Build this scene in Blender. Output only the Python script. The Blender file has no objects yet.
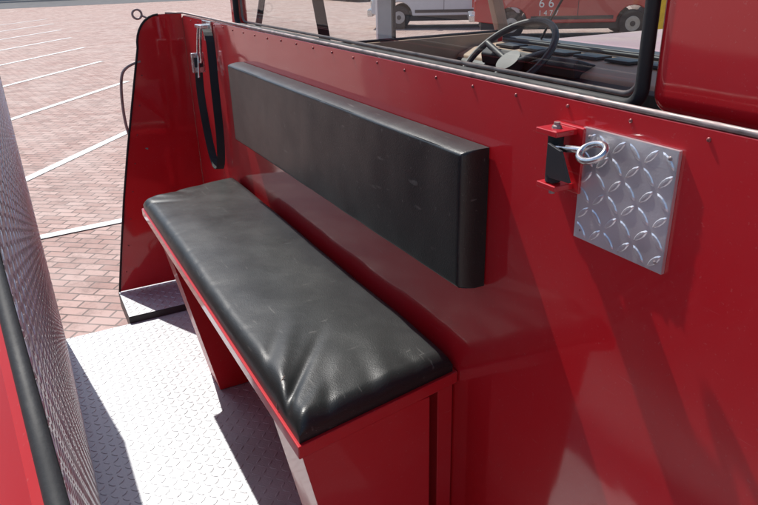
import bpy, math, random
from mathutils import Vector, Matrix, noise
random.seed(4)
S=0.002; GD=1058.0
def U(X,Y,D): return Vector((X*S,Y*S,(GD-D)*S))
scene=bpy.context.scene
scene.view_settings.view_transform='Standard'; scene.view_settings.look='None'; scene.view_settings.exposure=0

# ---------------------------------------------------------------- materials
def newmat(name):
    m=bpy.data.materials.new(name); m.use_nodes=True
    nt=m.node_tree; b=nt.nodes['Principled BSDF']; return m,nt,b
def L(nt,a,b): nt.links.new(a,b)
def simple(name,col,rough=0.5,metal=0.0,coat=0.0,var=0.15,scale=8.0,bump=0.0,bscale=200.0,crough=0.05):
    m,nt,b=newmat(name)
    tc=nt.nodes.new('ShaderNodeTexCoord')
    n=nt.nodes.new('ShaderNodeTexNoise'); n.inputs['Scale'].default_value=scale; n.inputs['Detail'].default_value=6
    L(nt,tc.outputs['Object'],n.inputs['Vector'])
    mr=nt.nodes.new('ShaderNodeMapRange'); mr.inputs['From Min'].default_value=0.3; mr.inputs['From Max'].default_value=0.7
    mr.inputs['To Min'].default_value=1-var; mr.inputs['To Max'].default_value=1+var
    L(nt,n.outputs['Fac'],mr.inputs['Value'])
    mx=nt.nodes.new('ShaderNodeVectorMath'); mx.operation='SCALE'; mx.inputs[0].default_value=col
    L(nt,mr.outputs['Result'],mx.inputs['Scale']); L(nt,mx.outputs['Vector'],b.inputs['Base Color'])
    mr2=nt.nodes.new('ShaderNodeMapRange'); mr2.inputs['From Min'].default_value=0.3; mr2.inputs['From Max'].default_value=0.7
    mr2.inputs['To Min'].default_value=rough*(1-var); mr2.inputs['To Max'].default_value=rough*(1+var)
    L(nt,n.outputs['Fac'],mr2.inputs['Value']); L(nt,mr2.outputs['Result'],b.inputs['Roughness'])
    b.inputs['Metallic'].default_value=metal
    b.inputs['Coat Weight'].default_value=coat; b.inputs['Coat Roughness'].default_value=crough
    if bump>0:
        n2=nt.nodes.new('ShaderNodeTexNoise'); n2.inputs['Scale'].default_value=bscale; n2.inputs['Detail'].default_value=3
        L(nt,tc.outputs['Object'],n2.inputs['Vector'])
        bp=nt.nodes.new('ShaderNodeBump'); bp.inputs['Strength'].default_value=bump; bp.inputs['Distance'].default_value=0.002
        L(nt,n2.outputs['Fac'],bp.inputs['Height']); L(nt,bp.outputs['Normal'],b.inputs['Normal'])
    return m

def red_paint(name,dust=0.07,coat=1.0,ior=1.56):
    m,nt,b=newmat(name)
    tc=nt.nodes.new('ShaderNodeTexCoord')
    n=nt.nodes.new('ShaderNodeTexNoise'); n.inputs['Scale'].default_value=3; n.inputs['Detail'].default_value=8; n.inputs['Roughness'].default_value=0.65
    L(nt,tc.outputs['Object'],n.inputs['Vector'])
    n2=nt.nodes.new('ShaderNodeTexNoise'); n2.inputs['Scale'].default_value=220; n2.inputs['Detail'].default_value=4
    L(nt,tc.outputs['Object'],n2.inputs['Vector'])
    cr=nt.nodes.new('ShaderNodeMapRange'); cr.inputs['From Min'].default_value=0.65; cr.inputs['From Max'].default_value=0.74; cr.inputs['To Max'].default_value=0.25
    L(nt,n2.outputs['Fac'],cr.inputs['Value'])
    cr1=nt.nodes.new('ShaderNodeMapRange'); cr1.inputs['From Min'].default_value=0.35; cr1.inputs['From Max'].default_value=0.75; cr1.inputs['To Max'].default_value=dust
    L(nt,n.outputs['Fac'],cr1.inputs['Value'])
    mp=nt.nodes.new('ShaderNodeMapping'); mp.inputs['Scale'].default_value=(30,6,120); mp.inputs['Rotation'].default_value=(0.35,0,0); L(nt,tc.outputs['Object'],mp.inputs['Vector'])
    n4=nt.nodes.new('ShaderNodeTexNoise'); n4.inputs['Scale'].default_value=1.3; n4.inputs['Detail'].default_value=5; L(nt,mp.outputs[0],n4.inputs['Vector'])
    sc=nt.nodes.new('ShaderNodeMapRange'); sc.inputs['From Min'].default_value=0.70; sc.inputs['From Max'].default_value=0.76; sc.inputs['To Max'].default_value=0.25; L(nt,n4.outputs['Fac'],sc.inputs['Value'])
    ad0=nt.nodes.new('ShaderNodeMath'); ad0.operation='ADD'; L(nt,cr.outputs[0],ad0.inputs[0]); L(nt,sc.outputs[0],ad0.inputs[1])
    ad=nt.nodes.new('ShaderNodeMath'); ad.operation='ADD'; L(nt,ad0.outputs[0],ad.inputs[0]); L(nt,cr1.outputs[0],ad.inputs[1])
    mx=nt.nodes.new('ShaderNodeMix'); mx.data_type='RGBA'
    mx.inputs['A'].default_value=(0.52,0.004,0.011,1); mx.inputs['B'].default_value=(0.55,0.2,0.19,1)
    L(nt,ad.outputs[0],mx.inputs['Factor']); L(nt,mx.outputs['Result'],b.inputs['Base Color'])
    b.inputs['Roughness'].default_value=0.45
    b.inputs['Specular IOR Level'].default_value=0.2
    b.inputs['Coat Weight'].default_value=coat; b.inputs['Coat IOR'].default_value=ior
    mr=nt.nodes.new('ShaderNodeMapRange'); mr.inputs['From Min'].default_value=0.3; mr.inputs['From Max'].default_value=0.7; mr.inputs['To Min'].default_value=0.04; mr.inputs['To Max'].default_value=0.10
    L(nt,n.outputs['Fac'],mr.inputs['Value']); L(nt,mr.outputs[0],b.inputs['Coat Roughness'])
    n3=nt.nodes.new('ShaderNodeTexNoise'); n3.inputs['Scale'].default_value=4; L(nt,tc.outputs['Object'],n3.inputs['Vector'])
    bp=nt.nodes.new('ShaderNodeBump'); bp.inputs['Strength'].default_value=0.22; bp.inputs['Distance'].default_value=0.01
    L(nt,n3.outputs['Fac'],bp.inputs['Height']); L(nt,bp.outputs['Normal'],b.inputs['Coat Normal'])
    return m
RED=red_paint('red_paint')
REDM=red_paint('red_paint_worn',0.12,0.25,1.4)
ALU=simple('aluminium_tread',(0.80,0.80,0.82),0.36,0.8,var=0.10,scale=12,bump=0.12,bscale=300)
DECKM=simple('worn_deck_aluminium',(0.49,0.50,0.52),0.5,0.35,var=0.14,scale=5,bump=0.3,bscale=250)
RUBBER=simple('black_rubber',(0.012,0.012,0.013),0.7,bump=0.2)
BLACKP=simple('black_webbing',(0.012,0.012,0.013),0.75,bump=0.6,bscale=900)
CHROME=simple('chrome',(0.62,0.62,0.63),0.26,1.0,var=0.25,scale=60)
ZINC=simple('worn_edge_metal',(0.30,0.24,0.23),0.55,0.5,var=0.4,scale=40)
REDBOLT=simple('painted_bolt',(0.25,0.06,0.06),0.4,0.3,var=0.4,scale=60)
DARK=simple('dark_plastic',(0.03,0.03,0.033),0.5)
TAN=simple('tan_trim',(0.40,0.29,0.21),0.6)
LGREY=simple('light_grey_trim',(0.75,0.77,0.78),0.5)
TYRE=simple('tyre',(0.02,0.02,0.02),0.8)
WHEELM=simple('wheel_alloy',(0.35,0.35,0.36),0.4,0.6)
WHITEP=simple('white_car_paint',(0.6,0.62,0.64),0.3,coat=1,var=0.03)
REDCAR=simple('red_car_paint',(0.45,0.02,0.02),0.3,coat=1,var=0.05)
GLASSDK=simple('tinted_glass',(0.02,0.025,0.03),0.05,coat=1)
LAMPR=simple('tail_lamp_red',(0.5,0.01,0.01),0.2,coat=1)
WPAINT=simple('white_marking_paint',(0.72,0.71,0.69),0.7,var=0.2,scale=14)
CHALK=simple('windshield_marker',(0.8,0.8,0.78),0.8)
YEL=simple('yellow_paint',(0.7,0.45,0.03),0.5)

def glass():
    m=bpy.data.materials.new('clear_glass'); m.use_nodes=True; nt=m.node_tree; nt.nodes.clear()
    o=nt.nodes.new('ShaderNodeOutputMaterial'); t=nt.nodes.new('ShaderNodeBsdfTransparent'); t.inputs[0].default_value=(0.90,0.94,0.92,1)
    g=nt.nodes.new('ShaderNodeBsdfGlossy'); g.inputs['Roughness'].default_value=0.02
    f=nt.nodes.new('ShaderNodeLayerWeight'); f.inputs['Blend'].default_value=0.5
    pw=nt.nodes.new('ShaderNodeMath'); pw.operation='POWER'; L(nt,f.outputs['Facing'],pw.inputs[0]); pw.inputs[1].default_value=5
    ma=nt.nodes.new('ShaderNodeMath'); ma.operation='MULTIPLY_ADD'; L(nt,pw.outputs[0],ma.inputs[0]); ma.inputs[1].default_value=0.9; ma.inputs[2].default_value=0.05
    x=nt.nodes.new('ShaderNodeMixShader'); L(nt,ma.outputs[0],x.inputs[0]); L(nt,t.outputs[0],x.inputs[1]); L(nt,g.outputs[0],x.inputs[2]); L(nt,x.outputs[0],o.inputs[0])
    return m
GLASS=glass()

def vinyl(name,dustmax,r0,r1,bumpv=0.15,scuff=0.25):
    m,nt,b=newmat(name)
    tc=nt.nodes.new('ShaderNodeTexCoord')
    n=nt.nodes.new('ShaderNodeTexNoise'); n.inputs['Scale'].default_value=4; n.inputs['Detail'].default_value=9; n.inputs['Roughness'].default_value=0.75
    L(nt,tc.outputs['Object'],n.inputs['Vector'])
    geo=nt.nodes.new('ShaderNodeNewGeometry'); sx=nt.nodes.new('ShaderNodeSeparateXYZ'); L(nt,geo.outputs['Normal'],sx.inputs[0])
    up=nt.nodes.new('ShaderNodeMapRange'); up.inputs['From Min'].default_value=0.2; up.inputs['From Max'].default_value=1.0; up.inputs['To Min'].default_value=0.01; up.inputs['To Max'].default_value=dustmax
    L(nt,sx.outputs['Z'],up.inputs['Value'])
    ml=nt.nodes.new('ShaderNodeMath'); ml.operation='MULTIPLY'; L(nt,up.outputs[0],ml.inputs[0]); L(nt,n.outputs['Fac'],ml.inputs[1])
    def scratch(scl,rot,lo,hi,amt):
        mp=nt.nodes.new('ShaderNodeMapping'); mp.inputs['Scale'].default_value=scl; mp.inputs['Rotation'].default_value=rot; L(nt,tc.outputs['Object'],mp.inputs['Vector'])
        n4=nt.nodes.new('ShaderNodeTexNoise'); n4.inputs['Scale'].default_value=1.2; n4.inputs['Detail'].default_value=8; L(nt,mp.outputs[0],n4.inputs['Vector'])
        sc=nt.nodes.new('ShaderNodeMapRange'); sc.inputs['From Min'].default_value=lo; sc.inputs['From Max'].default_value=hi; sc.inputs['To Max'].default_value=amt
        L(nt,n4.outputs['Fac'],sc.inputs['Value']); return sc.outputs[0]
    s1=scratch((90,9,40),(0,0,0.5),0.66,0.72,scuff); s2=scratch((14,70,60),(0.3,0,-0.6),0.68,0.73,scuff)
    s3=scratch((200,200,200),(0,0,0),0.68,0.74,scuff)
    def add(a,b_):
        q=nt.nodes.new('ShaderNodeMath'); q.operation='ADD'; L(nt,a,q.inputs[0]); L(nt,b_,q.inputs[1]); return q.outputs[0]
    tot=add(add(add(ml.outputs[0],s1),s2),s3)
    mx=nt.nodes.new('ShaderNodeMix'); mx.data_type='RGBA'; mx.inputs['A'].default_value=(0.007,0.0095,0.0095,1); mx.inputs['B'].default_value=(0.24,0.23,0.21,1)
    L(nt,tot,mx.inputs['Factor']); L(nt,mx.outputs['Result'],b.inputs['Base Color'])
    mr=nt.nodes.new('ShaderNodeMapRange'); mr.inputs['From Min'].default_value=0.3; mr.inputs['From Max'].default_value=0.7; mr.inputs['To Min'].default_value=r0; mr.inputs['To Max'].default_value=r1
    L(nt,n.outputs['Fac'],mr.inputs['Value']); L(nt,mr.outputs[0],b.inputs['Roughness'])
    v=nt.nodes.new('ShaderNodeTexVoronoi'); v.inputs['Scale'].default_value=420; L(nt,tc.outputs['Object'],v.inputs['Vector'])
    bp=nt.nodes.new('ShaderNodeBump'); bp.inputs['Strength'].default_value=0.2; bp.inputs['Distance'].default_value=0.001
    L(nt,v.outputs['Distance'],bp.inputs['Height'])
    n5=nt.nodes.new('ShaderNodeTexNoise'); n5.inputs['Scale'].default_value=14; n5.inputs['Detail'].default_value=3; n5.inputs['Distortion'].default_value=0.8; L(nt,tc.outputs['Object'],n5.inputs['Vector'])
    bp2=nt.nodes.new('ShaderNodeBump'); bp2.inputs['Strength'].default_value=bumpv; bp2.inputs['Distance'].default_value=0.005
    L(nt,n5.outputs['Fac'],bp2.inputs['Height']); L(nt,bp.outputs['Normal'],bp2.inputs['Normal']); L(nt,bp2.outputs['Normal'],b.inputs['Normal'])
    return m
VINYL=vinyl('black_vinyl',0.12,0.34,0.44,0.13,0.22)
VINYLB=vinyl('black_vinyl_back',0.26,0.30,0.40,0.07,0.25)

def brick_ground():
    m,nt,b=newmat('brick_paving')
    tc=nt.nodes.new('ShaderNodeTexCoord')
    mp=nt.nodes.new('ShaderNodeMapping'); mp.inputs['Rotation'].default_value=(0,0,math.radians(38)); L(nt,tc.outputs['Object'],mp.inputs['Vector'])
    br=nt.nodes.new('ShaderNodeTexBrick'); br.inputs['Scale'].default_value=1.0
    br.inputs['Brick Width'].default_value=0.20; br.inputs['Row Height'].default_value=0.10; br.inputs['Mortar Size'].default_value=0.008; br.inputs['Mortar Smooth'].default_value=0.3
    br.inputs['Color1'].default_value=(0.52,0.35,0.30,1); br.inputs['Color2'].default_value=(0.35,0.20,0.165,1); br.inputs['Mortar'].default_value=(0.13,0.095,0.08,1)
    L(nt,mp.outputs[0],br.inputs['Vector'])
    n=nt.nodes.new('ShaderNodeTexNoise'); n.inputs['Scale'].default_value=0.9; n.inputs['Detail'].default_value=10; n.inputs['Roughness'].default_value=0.7; L(nt,tc.outputs['Object'],n.inputs['Vector'])
    mr=nt.nodes.new('ShaderNodeMapRange'); mr.inputs['From Min'].default_value=0.4; mr.inputs['From Max'].default_value=0.7; mr.inputs['To Max'].default_value=0.5
    L(nt,n.outputs['Fac'],mr.inputs['Value'])
    mx=nt.nodes.new('ShaderNodeMix'); mx.data_type='RGBA'; mx.inputs['B'].default_value=(0.52,0.43,0.385,1)
    L(nt,br.outputs['Color'],mx.inputs['A']); L(nt,mr.outputs[0],mx.inputs['Factor'])
    n6=nt.nodes.new('ShaderNodeTexNoise'); n6.inputs['Scale'].default_value=2.8; n6.inputs['Detail'].default_value=10; n6.inputs['Roughness'].default_value=0.8; L(nt,tc.outputs['Object'],n6.inputs['Vector'])
    mr6=nt.nodes.new('ShaderNodeMapRange'); mr6.inputs['From Min'].default_value=0.50; mr6.inputs['From Max'].default_value=0.62; mr6.inputs['To Max'].default_value=0.55; L(nt,n6.outputs['Fac'],mr6.inputs['Value'])
    mx2=nt.nodes.new('ShaderNodeMix'); mx2.data_type='RGBA'; mx2.inputs['B'].default_value=(0.19,0.12,0.10,1)
    L(nt,mx.outputs['Result'],mx2.inputs['A']); L(nt,mr6.outputs[0],mx2.inputs['Factor']); L(nt,mx2.outputs['Result'],b.inputs['Base Color'])
    b.inputs['Roughness'].default_value=0.8
    bp=nt.nodes.new('ShaderNodeBump'); bp.inputs['Strength'].default_value=0.6; bp.inputs['Distance'].default_value=0.006; bp.invert=True
    L(nt,br.outputs['Fac'],bp.inputs['Height']); L(nt,bp.outputs['Normal'],b.inputs['Normal'])
    return m
def wallbrick():
    m,nt,b=newmat('facade_brick')
    tc=nt.nodes.new('ShaderNodeTexCoord'); mp=nt.nodes.new('ShaderNodeMapping'); mp.inputs['Rotation'].default_value=(math.radians(90),0,0); L(nt,tc.outputs['Object'],mp.inputs['Vector'])
    br=nt.nodes.new('ShaderNodeTexBrick'); br.inputs['Brick Width'].default_value=0.22; br.inputs['Row Height'].default_value=0.075; br.inputs['Mortar Size'].default_value=0.01; br.inputs['Scale'].default_value=1
    br.inputs['Color1'].default_value=(0.33,0.14,0.1,1); br.inputs['Color2'].default_value=(0.24,0.1,0.08,1); br.inputs['Mortar'].default_value=(0.35,0.32,0.3,1)
    L(nt,mp.outputs[0],br.inputs['Vector']); L(nt,br.outputs['Color'],b.inputs['Base Color']); b.inputs['Roughness'].default_value=0.85
    return m

# ---------------------------------------------------------------- mesh helpers
def link(o,parent=None):
    scene.collection.objects.link(o)
    if parent: o.parent=parent
    return o
def empty(name,loc=(0,0,0)):
    e=bpy.data.objects.new(name,None); e.empty_display_size=0.1; e.location=loc; link(e); return e
def mesh(name,verts,faces,mat,parent=None,smooth=False,bevel=0,seg=2,fix=True):
    me=bpy.data.meshes.new(name); me.from_pydata([tuple(v) for v in verts],[],faces); me.update()
    if fix:
        import bmesh
        bm=bmesh.new(); bm.from_mesh(me); bmesh.ops.recalc_face_normals(bm,faces=bm.faces); bm.to_mesh(me); bm.free()
    me.materials.append(mat)
    if smooth:
        for p in me.polygons: p.use_smooth=True
    o=bpy.data.objects.new(name,me); link(o,parent)
    if bevel>0:
        b=o.modifiers.new('b','BEVEL'); b.width=bevel; b.segments=seg; b.limit_method='ANGLE'
        for p in me.polygons: p.use_smooth=True
        b.harden_normals=True
    return o
def prism(name,pts,vec,mat,parent=None,bevel=0.002,seg=2):
    n=len(pts); v=[Vector(p) for p in pts]+[Vector(p)+vec for p in pts]
    f=[list(range(n)),list(range(2*n-1,n-1,-1))]+[[i,(i+1)%n,n+(i+1)%n,n+i] for i in range(n)]
    return mesh(name,v,f,mat,parent,bevel=bevel,seg=seg)
def box(name,x0,x1,y0,y1,d0,d1,mat,parent=None,bevel=0.002,seg=2):
    return prism(name,[U(x0,y0,d1),U(x1,y0,d1),U(x1,y1,d1),U(x0,y1,d1)],U(0,0,d0)-U(0,0,d1),mat,parent,bevel,seg)
def wbox(name,x0,x1,y0,y1,z0,z1,mat,parent=None,bevel=0.0):
    return prism(name,[(x0,y0,z0),(x1,y0,z0),(x1,y1,z0),(x0,y1,z0)],Vector((0,0,z1-z0)),mat,parent,bevel)
def tube(name,pts,r,mat,parent=None,cyclic=False,smooth=True):
    c=bpy.data.curves.new(name,'CURVE'); c.dimensions='3D'; c.bevel_depth=r; c.bevel_resolution=4; c.use_fill_caps=True
    s=c.splines.new('NURBS' if smooth else 'POLY'); s.points.add(len(pts)-1)
    for i,p in enumerate(pts): s.points[i].co=(*p,1)
    if smooth: s.order_u=3; s.use_endpoint_u=not cyclic
    s.use_cyclic_u=cyclic; s.resolution_u=8
    c.materials.append(mat); o=bpy.data.objects.new(name,c); return link(o,parent)
def ribbon(name,pts,wdirs,w,t,mat,parent=None):
    V=[];F=[]
    n=len(pts)
    for i,p in enumerate(pts):
        a=(pts[min(i+1,n-1)]-pts[max(i-1,0)]).normalized(); wd=wdirs[i].normalized(); nn=a.cross(wd).normalized()
        for s1,s2 in((-1,-1),(1,-1),(1,1),(-1,1)): V.append(p+wd*w/2*s1+nn*t/2*s2)
    for i in range(n-1):
        for k in range(4): F.append([4*i+k,4*i+(k+1)%4,4*i+4+(k+1)%4,4*i+4+k])
    F.append([0,1,2,3]); F.append([4*n-4,4*n-3,4*n-2,4*n-1])
    return mesh(name,V,F,mat,parent,bevel=0)
def lerp(a,b,t): return a+(b-a)*t
def tread(name,f,Lu,Lv,mat,parent=None,pitch=0.027,hl=0.0125,hw=0.0036,h=0.0016,nu=2,nv=2):
    """tread plate: sheet + raised lozenges in alternating directions; f(u,v,h)->point"""
    V=[];F=[]
    for i in range(nu+1):
        for j in range(nv+1): V.append(f(Lu*i/nu,Lv*j/nv,0))
    for i in range(nu):
        for j in range(nv):
            a=i*(nv+1)+j; F.append([a,a+nv+1,a+nv+2,a+1])
    NS=10
    iu=int(Lu/pitch); iv=int(Lv/pitch)
    for i in range(iu+1):
        for j in range(iv+1):
            cu=(i+0.5)*pitch; cv=(j+0.5)*pitch
            if cu>Lu-0.008 or cv>Lv-0.008: continue
            ang=math.radians(45 if (i+j)%2 else -45)+random.uniform(-0.03,0.03); ca,sa=math.cos(ang),math.sin(ang)
            hh_=h*random.uniform(0.7,1.1)
            base=len(V)
            for ring,(sc,hh) in enumerate(((1.0,0.0),(0.72,hh_*0.8))):
                for k in range(NS):
                    t=2*math.pi*k/NS; x=math.cos(t); y=math.sin(t)*abs(math.sin(t))**0.35
                    px=x*hl*sc; py=y*hw*sc
                    V.append(f(cu+px*ca-py*sa,cv+px*sa+py*ca,hh+0.00005))
            V.append(f(cu,cv,hh_))
            for k in range(NS):
                k2=(k+1)%NS
                F.append([base+k,base+k2,base+NS+k2,base+NS+k]); F.append([base+NS+k,base+NS+k2,base+2*NS])
    return mesh(name,V,F,mat,parent,fix=False)

def cushion(name,c00,c10,c11,c01,nrm,T,r,dome,mat,parent,nu,nv,wr=None,wave=0.0015):
    """padded upholstered slab. c00..c01 base corners; u along c00->c10, v along c00->c01"""
    Lu=(c10-c00).length; Lv=(c01-c00).length
    def grid(L,n):
        pts=[]; ne=9
        for k in range(ne): pts.append(r*(1-math.cos(math.pi/2*k/ne)))
        m=n
        for k in range(m+1): pts.append(lerp(r,L-r,k/m))
        for k in range(ne-1,-1,-1): pts.append(L-r*(1-math.cos(math.pi/2*k/ne)))
        return pts
    gu=grid(Lu,nu); gv=grid(Lv,nv)
    V=[];F=[]
    def prof(d):
        if d>=r: return 1.0
        q=1-d/r; return math.sqrt(max(0,1-q*q))
    for a in gu:
        for b in gv:
            u=a/Lu; v=b/Lv
            base=c00.lerp(c10,u).lerp(c01.lerp(c11,u),v)
            du=min(a,Lu-a); dv=min(b,Lv-b)
            pr=prof(du)*prof(dv)
            hgt=T*(0.38+0.62*pr)+dome*(math.sin(math.pi*u)**0.6)*(math.sin(math.pi*v)**0.6)
            w=noise.fractal(Vector((a*7,b*7,T*50)),1.0,2.0,2)*wave*pr
            if wr: w+=wr(a,b)*pr
            V.append(base+nrm*(hgt+w))
    nV=len(gv)
    for i in range(len(gu)-1):
        for j in range(nV-1):
            a=i*nV+j; F.append([a,a+nV,a+nV+1,a+1])
    rim=[i*nV for i in range(len(gu))]+[(len(gu)-1)*nV+j for j in range(1,nV)]+[i*nV+nV-1 for i in range(len(gu)-2,-1,-1)]+[j for j in range(nV-2,0,-1)]
    st=len(V)
    for idx in rim:
        p=V[idx]; h=(p-c00).dot(nrm); V.append(p-nrm*h)
    for k in range(len(rim)):
        k2=(k+1)%len(rim); F.append([rim[k],rim[k2],st+k2,st+k])
    return mesh(name,V,F,mat,parent,smooth=True)

# ---------------------------------------------------------------- fire truck body
truck=empty('fire_truck')
X0=333
prism('bench_wall_panel',[U(X0,-150,88),U(X0,1480,88),U(X0,1500,95),U(X0,1500,700),U(X0,-150,700)],Vector((8*S,0,0)),RED,truck,0.0015)
def endx(D): return lerp(236,115,max(0,min(1,(D-150)/(668-150))))
pts=[(X0-0.5,84)]
pts.append((285,84))
for k in range(9):
    t=math.pi/2*k/8; pts.append((285-49*math.sin(t),84+62*(1-math.cos(t))))
for D in (250,350,450,560,664): pts.append((endx(D)-10*math.sin(math.pi*(D-150)/514)*0.6,D))
pts.append((X0-0.5,664))
prism('end_panel',[U(x,1490,d) for x,d in pts],Vector((0,8*S,0)),RED,truck,0.0015)
edge=[U(x,1489,d) for x,d in pts[1:-1]]
tube('end_panel_rubber_edge',edge,0.0045,RUBBER,truck,smooth=False)
tube('wall_top_rail',[U(X0+2,-150,86),U(X0+2,400,86),U(X0+2,1000,85),U(X0+1,1480,83),U(300,1491,82)],0.0042,ZINC,truck,smooth=False)
V=[];F=[]
def dome(c,n,r,h,V,F):
    n=n.normalized(); a=n.orthogonal().normalized(); b=n.cross(a); base=len(V)
    for rr,hh in((1,0),(0.9,0.5),(0.5,0.92)):
        for k in range(8):
            t=2*math.pi*k/8; V.append(c+a*math.cos(t)*r*rr+b*math.sin(t)*r*rr+n*h*hh)
    V.append(c+n*h)
    for q in range(2):
        for k in range(8): F.append([base+8*q+k,base+8*q+(k+1)%8,base+8*q+8+(k+1)%8,base+8*q+8+k])
    for k in range(8): F.append([base+16+k,base+16+(k+1)%8,base+24])
y=130
while y<1480:
    dome(U(X0-0.2,y,94+random.uniform(-1,1)),Vector((-1,0,0)),0.003,0.0022,V,F); y+=56
for d in range(200,660,60): dome(U(endx(d)+12,1489.5,d),Vector((0,-1,0)),0.003,0.002,V,F)
mesh('rivet_row',V,F,REDBOLT,truck,smooth=True)
def fdeck(u,v,h): return Vector((-12*S+u,-150*S+v,(GD-683)*S+h))
tread('deck_tread_plate',fdeck,345*S,1510*S,DECKM,truck)
box('deck_frame',-12,333,-150,1358,686,720,RED,truck)
def fstep(u,v,h): return Vector((115*S+u,1362*S+v,(GD-668)*S+h))
tread('step_tread_plate',fstep,217*S,136*S,DECKM,truck)
box('step_riser',114,333,1361,1500,669,705,DARK,truck)
def lw(Y,k):
    c=max(0,min(140,Y-160)); Xt=-9-c*0.07; Dt=130-c*0.17
    return lerp(-11,Xt,k),lerp(683,Dt,k)
LWn=Vector((1,0,0))
def flw(u,v,h):
    Y=40+u/S; kk=v/(575*S); x,d=lw(Y,kk); return U(x,Y,d)+LWn*h
tread('opposite_wall_tread_plate',flw,1318*S,575*S,ALU,truck,nu=60,nv=4,pitch=0.024,hl=0.0115,hw=0.0036,h=0.0012)
tp=[]
for Y in (20,100,160,200,250,300,400,700,1000,1358):
    x,d=lw(Y,1); tp.append(U(x-3,Y,d+1))
tube('opposite_wall_rubber_trim',tp,0.006,RUBBER,truck,smooth=False)
tube('opposite_wall_end_trim',[U(-20,1360,104),U(-13,1360,683)],0.004,ZINC,truck,smooth=False)
V=[];F=[]
Ys=[20,100,160,200,250,300,400,700,1000,1356]
for Y in Ys:
    x,d=lw(Y,1); V+= [U(x-5,Y,d+4),U(x-9,Y,d+8),U(x-30,Y,d+90),U(x-30,Y,760),U(x-5,Y,760)]
for i in range(len(Ys)-1):
    for k in range(5): F.append([5*i+k,5*i+(k+1)%5,5*i+5+(k+1)%5,5*i+5+k])
F+= [[0,1,2,3,4],[len(V)-5+k for k in range(5)]]
mesh('opposite_wall_red_body',V,F,REDM,truck)
box('rear_body_box',-900,-60,30,1350,400,900,RED,truck,0.02,3)
box('lower_body',-58,330,0,1350,722,860,DARK,truck,0.01)
def wheel(name,cx,cy,cz,r,w,parent):
    bpy.ops.mesh.primitive_cylinder_add(vertices=40,radius=r,depth=w,location=(0,0,0)); o=bpy.context.object
    o.name=name; o.data.materials.append(TYRE); bv=o.modifiers.new('b','BEVEL'); bv.width=r*0.12; bv.segments=4
    bpy.ops.mesh.primitive_cylinder_add(vertices=32,radius=r*0.58,depth=w*1.03); q=bpy.context.object; q.name=name+'_rim'; q.data.materials.append(WHEELM); bv=q.modifiers.new('b','BEVEL'); bv.width=r*0.05
    bpy.ops.mesh.primitive_cylinder_add(vertices=16,radius=r*0.2,depth=w*1.12); h=bpy.context.object; h.name=name+'_hub'; h.data.materials.append(DARK)
    q.parent=o; h.parent=o
    o.rotation_euler=(math.pi/2,0,0); o.location=(cx,cy,cz); o.parent=parent; return o
for i,(cx,cy) in enumerate(((-0.9,2.45),(2.75,2.45),(-0.9,0.45),(2.75,0.45))): wheel('truck_wheel_%d'%(i+1),cx,cy,0.42,0.42,0.26,truck)

# ---------------------------------------------------------------- cab
cab=truck
XR=380
box('cab_rear_lower',XR,XR+8,215,1300,100,800,RED,cab,0.004)
box('cab_rear_pillar_passenger',XR-4,XR+30,212,328,-250,99,RED,cab,0.03,6)
box('cab_rear_pillar_driver',XR,XR+20,1262,1300,-250,99,RED,cab,0.01,3)
box('cab_rear_header',XR,XR+10,328,1262,-250,-185,RED,cab,0.004)
box('cab_roof',XR-2,900,212,1302,-262,-251,RED,cab,0.01,3)
def rr(y0,y1,d0,d1,r,n=6):
    out=[]
    for (cy,cd,a0) in ((y0+r,d1-r,math.pi/2),(y0+r,d0+r,math.pi),(y1-r,d0+r,1.5*math.pi),(y1-r,d1-r,0)):
        for k in range(n+1):
            a=a0+math.pi/2*k/n; out.append((cy+r*math.cos(a),cd+r*math.sin(a)))
    return out
tube('rear_window_gasket',[U(XR-2,a,b) for a,b in rr(332,1258,-186,96,14)],0.010,RUBBER,cab,cyclic=True,smooth=False)
tube('rear_window_inner_trim',[U(XR+6,a,b) for a,b in rr(342,1250,-180,90,14)],0.004,ZINC,cab,cyclic=True,smooth=False)
mesh('rear_window_glass',[U(XR+4,330,98),U(XR+4,1260,98),U(XR+4,1260,-186),U(XR+4,330,-186)],[[0,1,2,3]],GLASS,cab)
for nm,ya,yb in(('driver',1290,1300),('passenger',213,223)):
    box('door_'+nm,XR+31,1000,ya,yb,150,720,RED,cab,0.004)
    prism('a_pillar_'+nm,[U(985,ya-10,152),U(1012,ya-10,152),U(878,ya-10,-250),U(848,ya-10,-250)],Vector((0,20*S,0)),TAN if nm=='driver' else RED,cab,0.004)
box('vent_window_post_driver',680,712,1288,1298,-250,149,LGREY,cab,0.003)
box('door_glass_run',716,722,1288,1298,-250,149,DARK,cab,0.001)
box('door_trim_driver',XR+35,980,1280,1289,148,700,TAN,cab,0.006)
tube('door_belt_seal',[U(XR+30,1288,146),U(985,1288,146)],0.006,DARK,cab,smooth=False)
tube('door_frame_inner',[U(XR+34,1288,146),U(XR+60,1288,60),U(XR+80,1288,-60),U(XR+110,1288,-240)],0.012,DARK,cab,smooth=True)
mesh('windshield',[U(1000,232,150),U(1000,1280,150),U(866,1280,-250),U(866,232,-250)],[[0,1,2,3]],GLASS,cab)
prism('dashboard',[U(1000,235,165),U(905,235,172),U(870,235,185),U(865,235,200),U(900,235,330),U(1000,235,330)],Vector((0,1044*S,0)),TAN,cab,0.008,3)
for k in range(12):
    box('dash_vent_%d'%(k+1),925,965,300+k*78,300+k*78+58,163,168,DARK,cab,0.002)
prism('dash_face',[U(866,240,190),U(858,240,196),U(884,240,300),U(892,240,300)],Vector((0,1030*S,0)),DARK,cab,0.003)
prism('instrument_hood',[U(905,900,172),U(862,900,160),U(852,900,172),U(856,900,192),U(905,900,192)],Vector((0,270*S,0)),DARK,cab,0.006,3)
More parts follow.
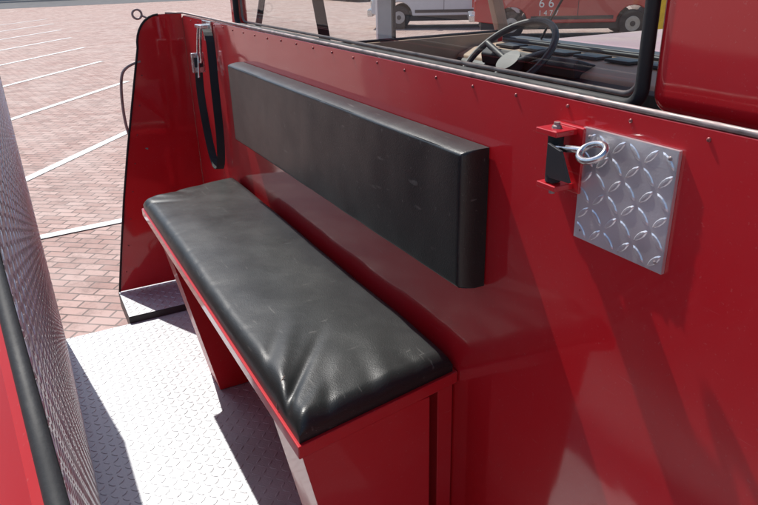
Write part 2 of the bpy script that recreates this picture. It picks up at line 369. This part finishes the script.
tube('defrost_slot',[U(980,260,161),U(980,1260,161)],0.008,DARK,cab,smooth=False)
box('hood',1005,1600,240,1275,168,500,RED,cab,0.05,5)
box('cowl',1001,1040,245,1270,158,170,DARK,cab,0.004)
box('cab_floor',XR+10,1000,230,1285,640,650,DARK,cab)
box('cab_seat_base',450,640,245,1270,400,600,TAN,cab,0.03,4)
prism('cab_seat_back',[U(420,245,430),U(480,245,430),U(455,245,190),U(415,245,190)],Vector((0,1025*S,0)),TAN,cab,0.03,4)
tube('wiper_arm',[U(1018,1180,156),U(990,1120,110),U(962,1040,40)],0.005,DARK,cab,smooth=False)
ribbon('cab_seat_belt',[U(XR+140,1270,-230),U(XR+150,1262,0),U(XR+170,1240,200)],[Vector((1,0,0))]*3,0.045,0.003,BLACKP,cab)
sw=bpy.data.objects.new('steering_wheel',None); link(sw,cab)
bpy.ops.mesh.primitive_torus_add(major_radius=0.195,minor_radius=0.013,major_segments=48,minor_segments=10); t=bpy.context.object; t.name='steering_wheel_rim'; t.data.materials.append(DARK); t.parent=sw
for k,a in enumerate((0.3,math.pi-0.3,1.5*math.pi)):
    tube('steering_spoke_%d'%(k+1),[Vector((0,0,-0.03)),Vector((0.19*math.cos(a),0.19*math.sin(a),0))],0.013,DARK,sw,smooth=False)
bpy.ops.mesh.primitive_cylinder_add(radius=0.05,depth=0.04,location=(0,0,-0.03)); t=bpy.context.object; t.name='steering_hub'; t.data.materials.append(DARK); t.parent=sw
tube('steering_column',[Vector((0,0,-0.04)),Vector((0,0,-0.4))],0.03,DARK,sw,smooth=False)
sw.location=U(825,1050,168); sw.rotation_euler=Vector((-0.62,0,0.78)).to_track_quat('Z','Y').to_euler()

# ---------------------------------------------------------------- bench
bench=empty('bench_seat')
seat_base=[U(150,446,388),U(332,476,388),U(332,1215,388),U(150,1163,388)]
prism('seat_board',seat_base,Vector((0,0,13*S)),RED,bench,0.002)
def seatwr(a,b):
    w=0
    def seg(p,q,wd,amp):
        P=Vector((a,b)); A=Vector(p); B=Vector(q); d=B-A; t=max(0,min(1,(P-A).dot(d)/d.length_squared)); dist=(P-(A+d*t)).length
        fade=(1-t)**1.2
        x=dist/(wd*(1+0.7*t))
        return amp*fade*math.exp(-x*x)
    w+=seg((0.0,0.060),(0.19,0.26),0.010,-0.009)
    w+=seg((0.0,0.095),(0.15,0.36),0.015,0.006)
    w+=seg((0.015,0.015),(0.20,0.14),0.017,0.005)
    w+=seg((0.06,0.0),(0.14,0.17),0.012,-0.003)
    w+=seg((0.16,0.0),(0.20,0.15),0.015,-0.0022)
    w+=seg((0.20,0.0),(0.22,0.15),0.017,0.0022)
    w+=seg((0.27,0.0),(0.25,0.12),0.014,-0.002)
    w+=seg((0.0,0.17),(0.12,0.36),0.012,-0.0028)
    w+=seg((0.35,0.10),(0.22,0.22),0.015,-0.002)
    rs=random.Random(9)
    for k in range(8):
        bb=0.36+k*0.125+rs.uniform(-.03,.03); w+=seg((0.0,bb),(0.05+rs.uniform(0,.05),bb+rs.uniform(-.05,.07)),0.010,-0.0011)
        w+=seg((0.355,bb+.05),(0.30,bb+.05+rs.uniform(-.04,.04)),0.010,-0.0012)
    w+=seg((0.0,1.36),(0.14,1.24),0.010,-0.005); w+=seg((0.03,1.42),(0.15,1.30),0.011,0.004); w+=seg((0.10,1.43),(0.16,1.31),0.010,-0.004); w+=seg((0.2,1.45),(0.22,1.33),0.012,-0.003)
    w+=0.007*math.exp(-((b-0.19)/0.13)**2)-0.006*math.exp(-((b-0.6)/0.25)**2)*math.exp(-((a-0.18)/0.12)**2)
    return w
cushion('seat_cushion',U(153,450,375),U(328,479,375),U(328,1208,375),U(153,1158,375),Vector((0,0,1)),0.040,0.028,0.012,VINYL,bench,80,280,seatwr,0.0020)
def support(name,y0,y1,xb=292):
    return prism(name,[U(158,y0,389),U(xb,y0,389),U(xb,y0,682),U(212,y0,682)],Vector((0,(y1-y0)*S,0)),REDM,bench,0.002)
support('near_support',470,560,296)
support('far_support',1024,1092,320)
box('seat_cleat_reflection_blocker',314,332,484,1180,389,600,REDM,bench)  # made-up deep cleat, added to block the sunlit deck's reflection in the wall
tube('torn_seam',[U(152.5,503,373),U(154,508,362),U(158,512,354),U(166,514,347)],0.0008,TAN,bench)

bk=empty('seat_backrest')
cushion('backrest_cushion',U(332,439,265),U(332,1097,265),U(332,1097,140),U(332,439,140),Vector((-1,0,0)),0.052,0.009,0.001,VINYLB,bk,200,50,None,0.0020)
tube('backrest_seam',[U(307.5,442,143),U(307.5,1094,143),U(307.5,1094,262),U(307.5,442,262)],0.0010,RUBBER,bk,cyclic=True,smooth=False)

# ---------------------------------------------------------------- plate with latch & ring
pl=empty('diamond_plate')
def fpl(u,v,h): return U(X0-3,334,181)+Vector((-h,-u,v))
tread('plate_face',fpl,0.152,0.154,ALU,pl,pitch=0.0255,hl=0.0135,hw=0.0042,h=0.0018)
prism('plate_sheet',[U(X0-2.9,334.5,181.5),U(X0-2.9,257.5,181.5),U(X0-2.9,257.5,103.5),U(X0-2.9,334.5,103.5)],Vector((2.7*S,0,0)),ALU,pl,0.0)
V=[];F=[]
for yy,dd in((328,109),(263,109),(328,175),(263,175)): dome(U(X0-3,yy,dd),Vector((-1,0,0)),0.003,0.002,V,F)
mesh('plate_rivets',V,F,ZINC,pl,smooth=True)

def latch(name,y,d):
    e=empty(name)
    box('mount_plate',X0-5,X0-0.5,y-14,y+16,d-20,d+26,RED,e,0.002)
    box('upper_lug',X0-24,X0-5.2,y-9,y+12,d-19,d-15,RED,e,0.0015)
    box('lower_lug',X0-22,X0-5.2,y-9,y+10,d+19,d+23,RED,e,0.0015)
    tube('hinge_barrel',[U(X0-15,y+1,d-14),U(X0-15,y+1,d+18)],0.011,RUBBER,e,smooth=False)
    tube('pin',[U(X0-15,y+1,d-23),U(X0-15,y+1,d+27)],0.0045,ZINC,e,smooth=False)
    prism('hasp',[U(X0-26,y-3,d-11),U(X0-26,y-16,d-8),U(X0-20,y-20,d+14),U(X0-20,y+4,d+15)],Vector((2.5*S,0,0)),DARK,e,0.001)
    dome_v=[];dome_f=[]
    dome(U(X0-15,y+1,d-19),Vector((0,0,1)),0.007,0.006,dome_v,dome_f); mesh('nut',dome_v,dome_f,ZINC,e)
    return e
la=latch('latch_bracket',346,124)
er=empty('eye_bolt')
cx=U(X0-22,306,112); a=Vector((-0.15,-0.97,0.1)).normalized(); b=Vector((-0.75,0.1,-0.6)); b=(b-a*b.dot(a)).normalized()
pts=[cx+a*math.cos(t)*0.022+b*math.sin(t)*0.015 for t in [2*math.pi*k/24 for k in range(24)]]
tube('eye_ring',pts,0.0046,CHROME,er,cyclic=True)
tube('eye_shank',[cx-a*0.021,U(X0-20,330,115),U(X0-17,346,118)],0.005,CHROME,er)

lb=empty('strap_buckle')
box('bracket_plate',X0-4,X0-0.4,1262,1318,88,124,CHROME,lb,0.002)
box('bracket_lug',X0-20,X0-4.2,1270,1310,94,100,CHROME,lb,0.002)
tube('shackle',[U(X0-14,1306,98),U(X0-17,1318,130),U(X0-17,1326,162),U(X0-15,1310,164),U(X0-16,1300,130),U(X0-14,1288,98)],0.005,CHROME,lb)
box('buckle_body',X0-30,X0-6,1322,1332,146,182,CHROME,lb,0.003)
box('buckle_slot',X0-26,X0-10,1320.5,1321.8,154,172,DARK,lb,0.001)
tube('buckle_tongue',[U(X0-18,1318,150),U(X0-22,1316,190)],0.004,CHROME,lb,smooth=False)
st=empty('seat_strap')
pc=[(-16,1336,176),(-17,1338,230),(-16,1326,300),(-15,1308,345),(-16,1280,358),(-15,1256,345),(-14,1242,290),(-14,1238,200),(-12,1242,120),(-12,1262,100)]
wd=[Vector((-.85,.5,0))]*10
P=[U(X0+p[0],p[1],p[2]) for p in pc]; pts=[];ws=[]
for i in range(len(P)-1):
    for k in range(4):
        t=k/4; p0=P[max(i-1,0)];p1=P[i];p2=P[i+1];p3=P[min(i+2,len(P)-1)]
        pts.append(0.5*((2*p1)+(p2-p0)*t+(2*p0-5*p1+4*p2-p3)*t*t+(-p0+3*p1-3*p2+p3)*t**3)); ws.append(wd[i].lerp(wd[i+1],t))
pts.append(P[-1]); ws.append(wd[-1])
ribbon('webbing_loop',pts,ws,0.030,0.003,BLACKP,st)

gh=empty('grab_handle')
tube('handle_tube',[U(238,1492,172),U(205,1494,178),U(192,1496,215),U(188,1496,300),U(200,1496,345),U(226,1492,352)],0.006,ZINC,gh)
hk=empty('ring_hook')
c=U(246,1496,82); tube('hook_ring',[c+Vector((math.cos(t)*0.018,0.0,math.sin(t)*0.018)) for t in [2*math.pi*k/16 for k in range(16)]],0.0045,ZINC,hk,cyclic=True)
tube('hook_shank',[c+Vector((0.017,0,-0.006)),U(268,1494,92)],0.004,ZINC,hk,smooth=False)

# ---------------------------------------------------------------- ground & surroundings
gr=mesh('ground',[(-400,-400,0),(400,-400,0),(400,400,0),(-400,400,0)],[[0,1,2,3]],brick_ground())
ASPH=simple('asphalt',(0.10,0.10,0.105),0.85,var=0.2,scale=2)
CONC=simple('concrete',(0.42,0.40,0.37),0.8,var=0.12,scale=2)
mesh('road',[(-300,52,0.004),(300,52,0.004),(300,62,0.004),(-300,62,0.004)],[[0,1,2,3]],ASPH)
wbox('pavement_kerb',-300,300,62.2,66,0,0.13,CONC)
V=[];F=[]
dr=Vector((0.60,0.80,0)); wn=Vector((0.8,-0.6,0))*0.06
for k in range(1,9):
    a0=Vector((-3.3,k*3.9+0.1,0.006)); a1=a0+dr*9
    bs=len(V); V+= [a0-wn,a0+wn,a1+wn,a1-wn]; F.append([bs,bs+1,bs+2,bs+3])
V+= [Vector((-3,5.9,0.01)),Vector((1.6,6.32,0.01)),Vector((1.6,6.43,0.01)),Vector((-3,6.01,0.01))]; F.append([len(V)-4+k for k in range(4)])
mesh('parking_lines',V,F,WPAINT)

def pickup(name,loc,head,paint,text=None):
    e=empty(name)
    Lb=5.4;W=1.9
    def arch(cx,r=0.46,n=10): return [(cx+r*math.cos(math.pi*k/n),0.42+r*math.sin(math.pi*k/n)) for k in range(n+1)]
    prof=[(-2.7,0.5)]+[(x,z) for x,z in reversed(arch(-1.65))]+[(x,z) for x,z in reversed(arch(1.75))]+[(2.7,0.5),(2.72,0.75),(2.62,1.05),(1.3,1.15),(-2.68,1.12)]
    prism('body',[(x,-W/2,z) for x,z in prof],Vector((0,W,0)),paint,e,0.04,3)
    cabp=[(-0.75,1.12),(1.25,1.14),(0.55,1.78),(0.2,1.83),(-0.45,1.83),(-0.7,1.72)]
    prism('cabin',[(x,-W/2+0.1,z) for x,z in cabp],Vector((0,W-0.2,0)),paint,e,0.05,3)
    wbox('underbody',-2.5,2.5,-0.8,0.8,0.25,0.5,DARK,e)
    for s in(-1,1):
        y=s*(W/2-0.095)
        prism('side_window',[(x,y,z) for x,z in((-0.5,1.2),(0.98,1.2),(0.45,1.7),(-0.45,1.72))],Vector((0,s*0.012,0)),GLASSDK,e,0.0)
        wbox('door_seam',0.2,0.215,s*(W/2)-0.004,s*(W/2)+0.004,0.55,1.1,DARK,e)
        wbox('rocker_trim',-1.1,1.2,s*(W/2)-0.004,s*(W/2)+0.01,0.52,0.62,DARK,e)
        wbox('mirror',0.85,1.0,s*(W/2+0.02),s*(W/2+0.2),1.2,1.38,DARK,e,0.02)
        wbox('tail_lamp',-2.72,-2.66,s*0.9-0.06,s*0.9+0.06,0.78,1.05,LAMPR,e,0.01)
        wbox('head_lamp',2.6,2.73,s*0.75-0.15,s*0.75+0.15,0.75,0.95,CHROME,e,0.01)
    prism('front_window',[(1.22,-0.78,1.16),(1.22,0.78,1.16),(0.58,0.72,1.75),(0.58,-0.72,1.75)],Vector((0.02,0,0.02)),GLASSDK,e,0)
    wbox('rear_bumper',-2.85,-2.66,-0.9,0.9,0.48,0.68,CHROME,e,0.03)
    wbox('front_bumper',2.66,2.85,-0.93,0.93,0.42,0.66,CHROME,e,0.03)
    for i,(x,y) in enumerate(((-1.65,-0.83),(-1.65,0.83),(1.75,-0.83),(1.75,0.83))): wheel('wheel_%d'%(i+1),x,y,0.38,0.38,0.25,e)
    if text:
        for i,(tx,x,z,sz) in enumerate(text):
            c=bpy.data.curves.new('side_lettering','FONT'); c.body=tx; c.size=sz; c.materials.append(CHALK); o=bpy.data.objects.new('side_lettering',c); link(o,e)
            o.location=(x,-W/2-0.006,z); o.rotation_euler=(math.pi/2,0,0)
    e.location=loc; e.rotation_euler=(0,0,head)
    return e
pickup('pickup_truck',(14.2,21.4,0),math.atan2(-0.55,0.83)+math.pi,WHITEP)
pickup('pickup_truck.001',(14.9,16.3,0),math.atan2(-0.55,0.83),REDCAR,[('6 6',-0.9,0.86,0.34),('1 4 7 7',-0.9,0.64,0.2)])
pickup('pickup_truck.002',(20,42,0),math.atan2(-0.6,0.8)+2.2,WHITEP)
bo=empty('bollard')
bpy.ops.mesh.primitive_cylinder_add(vertices=24,radius=0.09,depth=1.1,location=(15.4,13.2,0.55)); t=bpy.context.object; t.name='post'; t.data.materials.append(YEL); t.parent=bo
bpy.ops.mesh.primitive_uv_sphere_add(radius=0.09,location=(15.4,13.2,1.1)); t=bpy.context.object; t.name='cap'; t.data.materials.append(YEL); t.parent=bo

def building(name,x0,x1,y0,y1,h):
    e=empty(name); wb=wallbrick()
    wbox('walls',x0,x1,y0,y1,0,h,wb,e)
    wbox('cornice',x0-0.25,x1+0.25,y0-0.25,y1+0.25,h,h+0.45,CONC,e)
    n=int((x1-x0)/3.5)
    for i in range(n):
        cx=x0+(i+0.5)*(x1-x0)/n
        for j,(z0,z1) in enumerate(((0.6,2.9),(4.3,6.2),(7.6,9.4))):
            if z1>h-0.4: continue
            wbox('window_frame',cx-0.85,cx+0.85,y0-0.06,y0-0.003,z0-0.1,z1+0.1,CONC,e)
            wbox('window_glass',cx-0.72,cx+0.72,y0-0.09,y0-0.063,z0,z1,GLASSDK,e)
    return e
building('brick_building',-60,-8,67,82,10.5)
building('brick_building.001',-2,55,68,84,7.2)

# ---------------------------------------------------------------- light
sd=Vector((-0.085,0.57,0.82)).normalized()
w=bpy.data.worlds.new('World'); scene.world=w; w.use_nodes=True; nt=w.node_tree
bg=nt.nodes['Background']; sky=nt.nodes.new('ShaderNodeTexSky'); sky.sky_type='NISHITA'; sky.sun_disc=False
sky.sun_elevation=math.asin(sd.z); sky.sun_rotation=math.atan2(sd.x,sd.y)
nt.links.new(sky.outputs[0],bg.inputs['Color']); bg.inputs['Strength'].default_value=0.15
ld=bpy.data.lights.new('sun','SUN'); ld.energy=5.0; ld.angle=math.radians(0.5); ld.color=(1,0.96,0.9)
lo=bpy.data.objects.new('sun',ld); link(lo); lo.rotation_euler=sd.to_track_quat('Z','Y').to_euler(); lo.location=(0,10,20)

# ---------------------------------------------------------------- camera
ex=Vector((0.8825,-0.4697,-0.0234)); fz=Vector((0.4243,0.8168,-0.3910)).normalized()
ex=(ex-fz*ex.dot(fz)).normalized(); upv=ex.cross(fz)
cd=bpy.data.cameras.new('camera'); cam=bpy.data.objects.new('camera',cd); link(cam); scene.camera=cam
M=Matrix((ex,upv,-fz)).transposed().to_4x4(); M.translation=U(0,0,0); cam.matrix_world=M
cd.sensor_width=36; cd.lens=36*680/758; cd.clip_start=0.01; cd.clip_end=1500
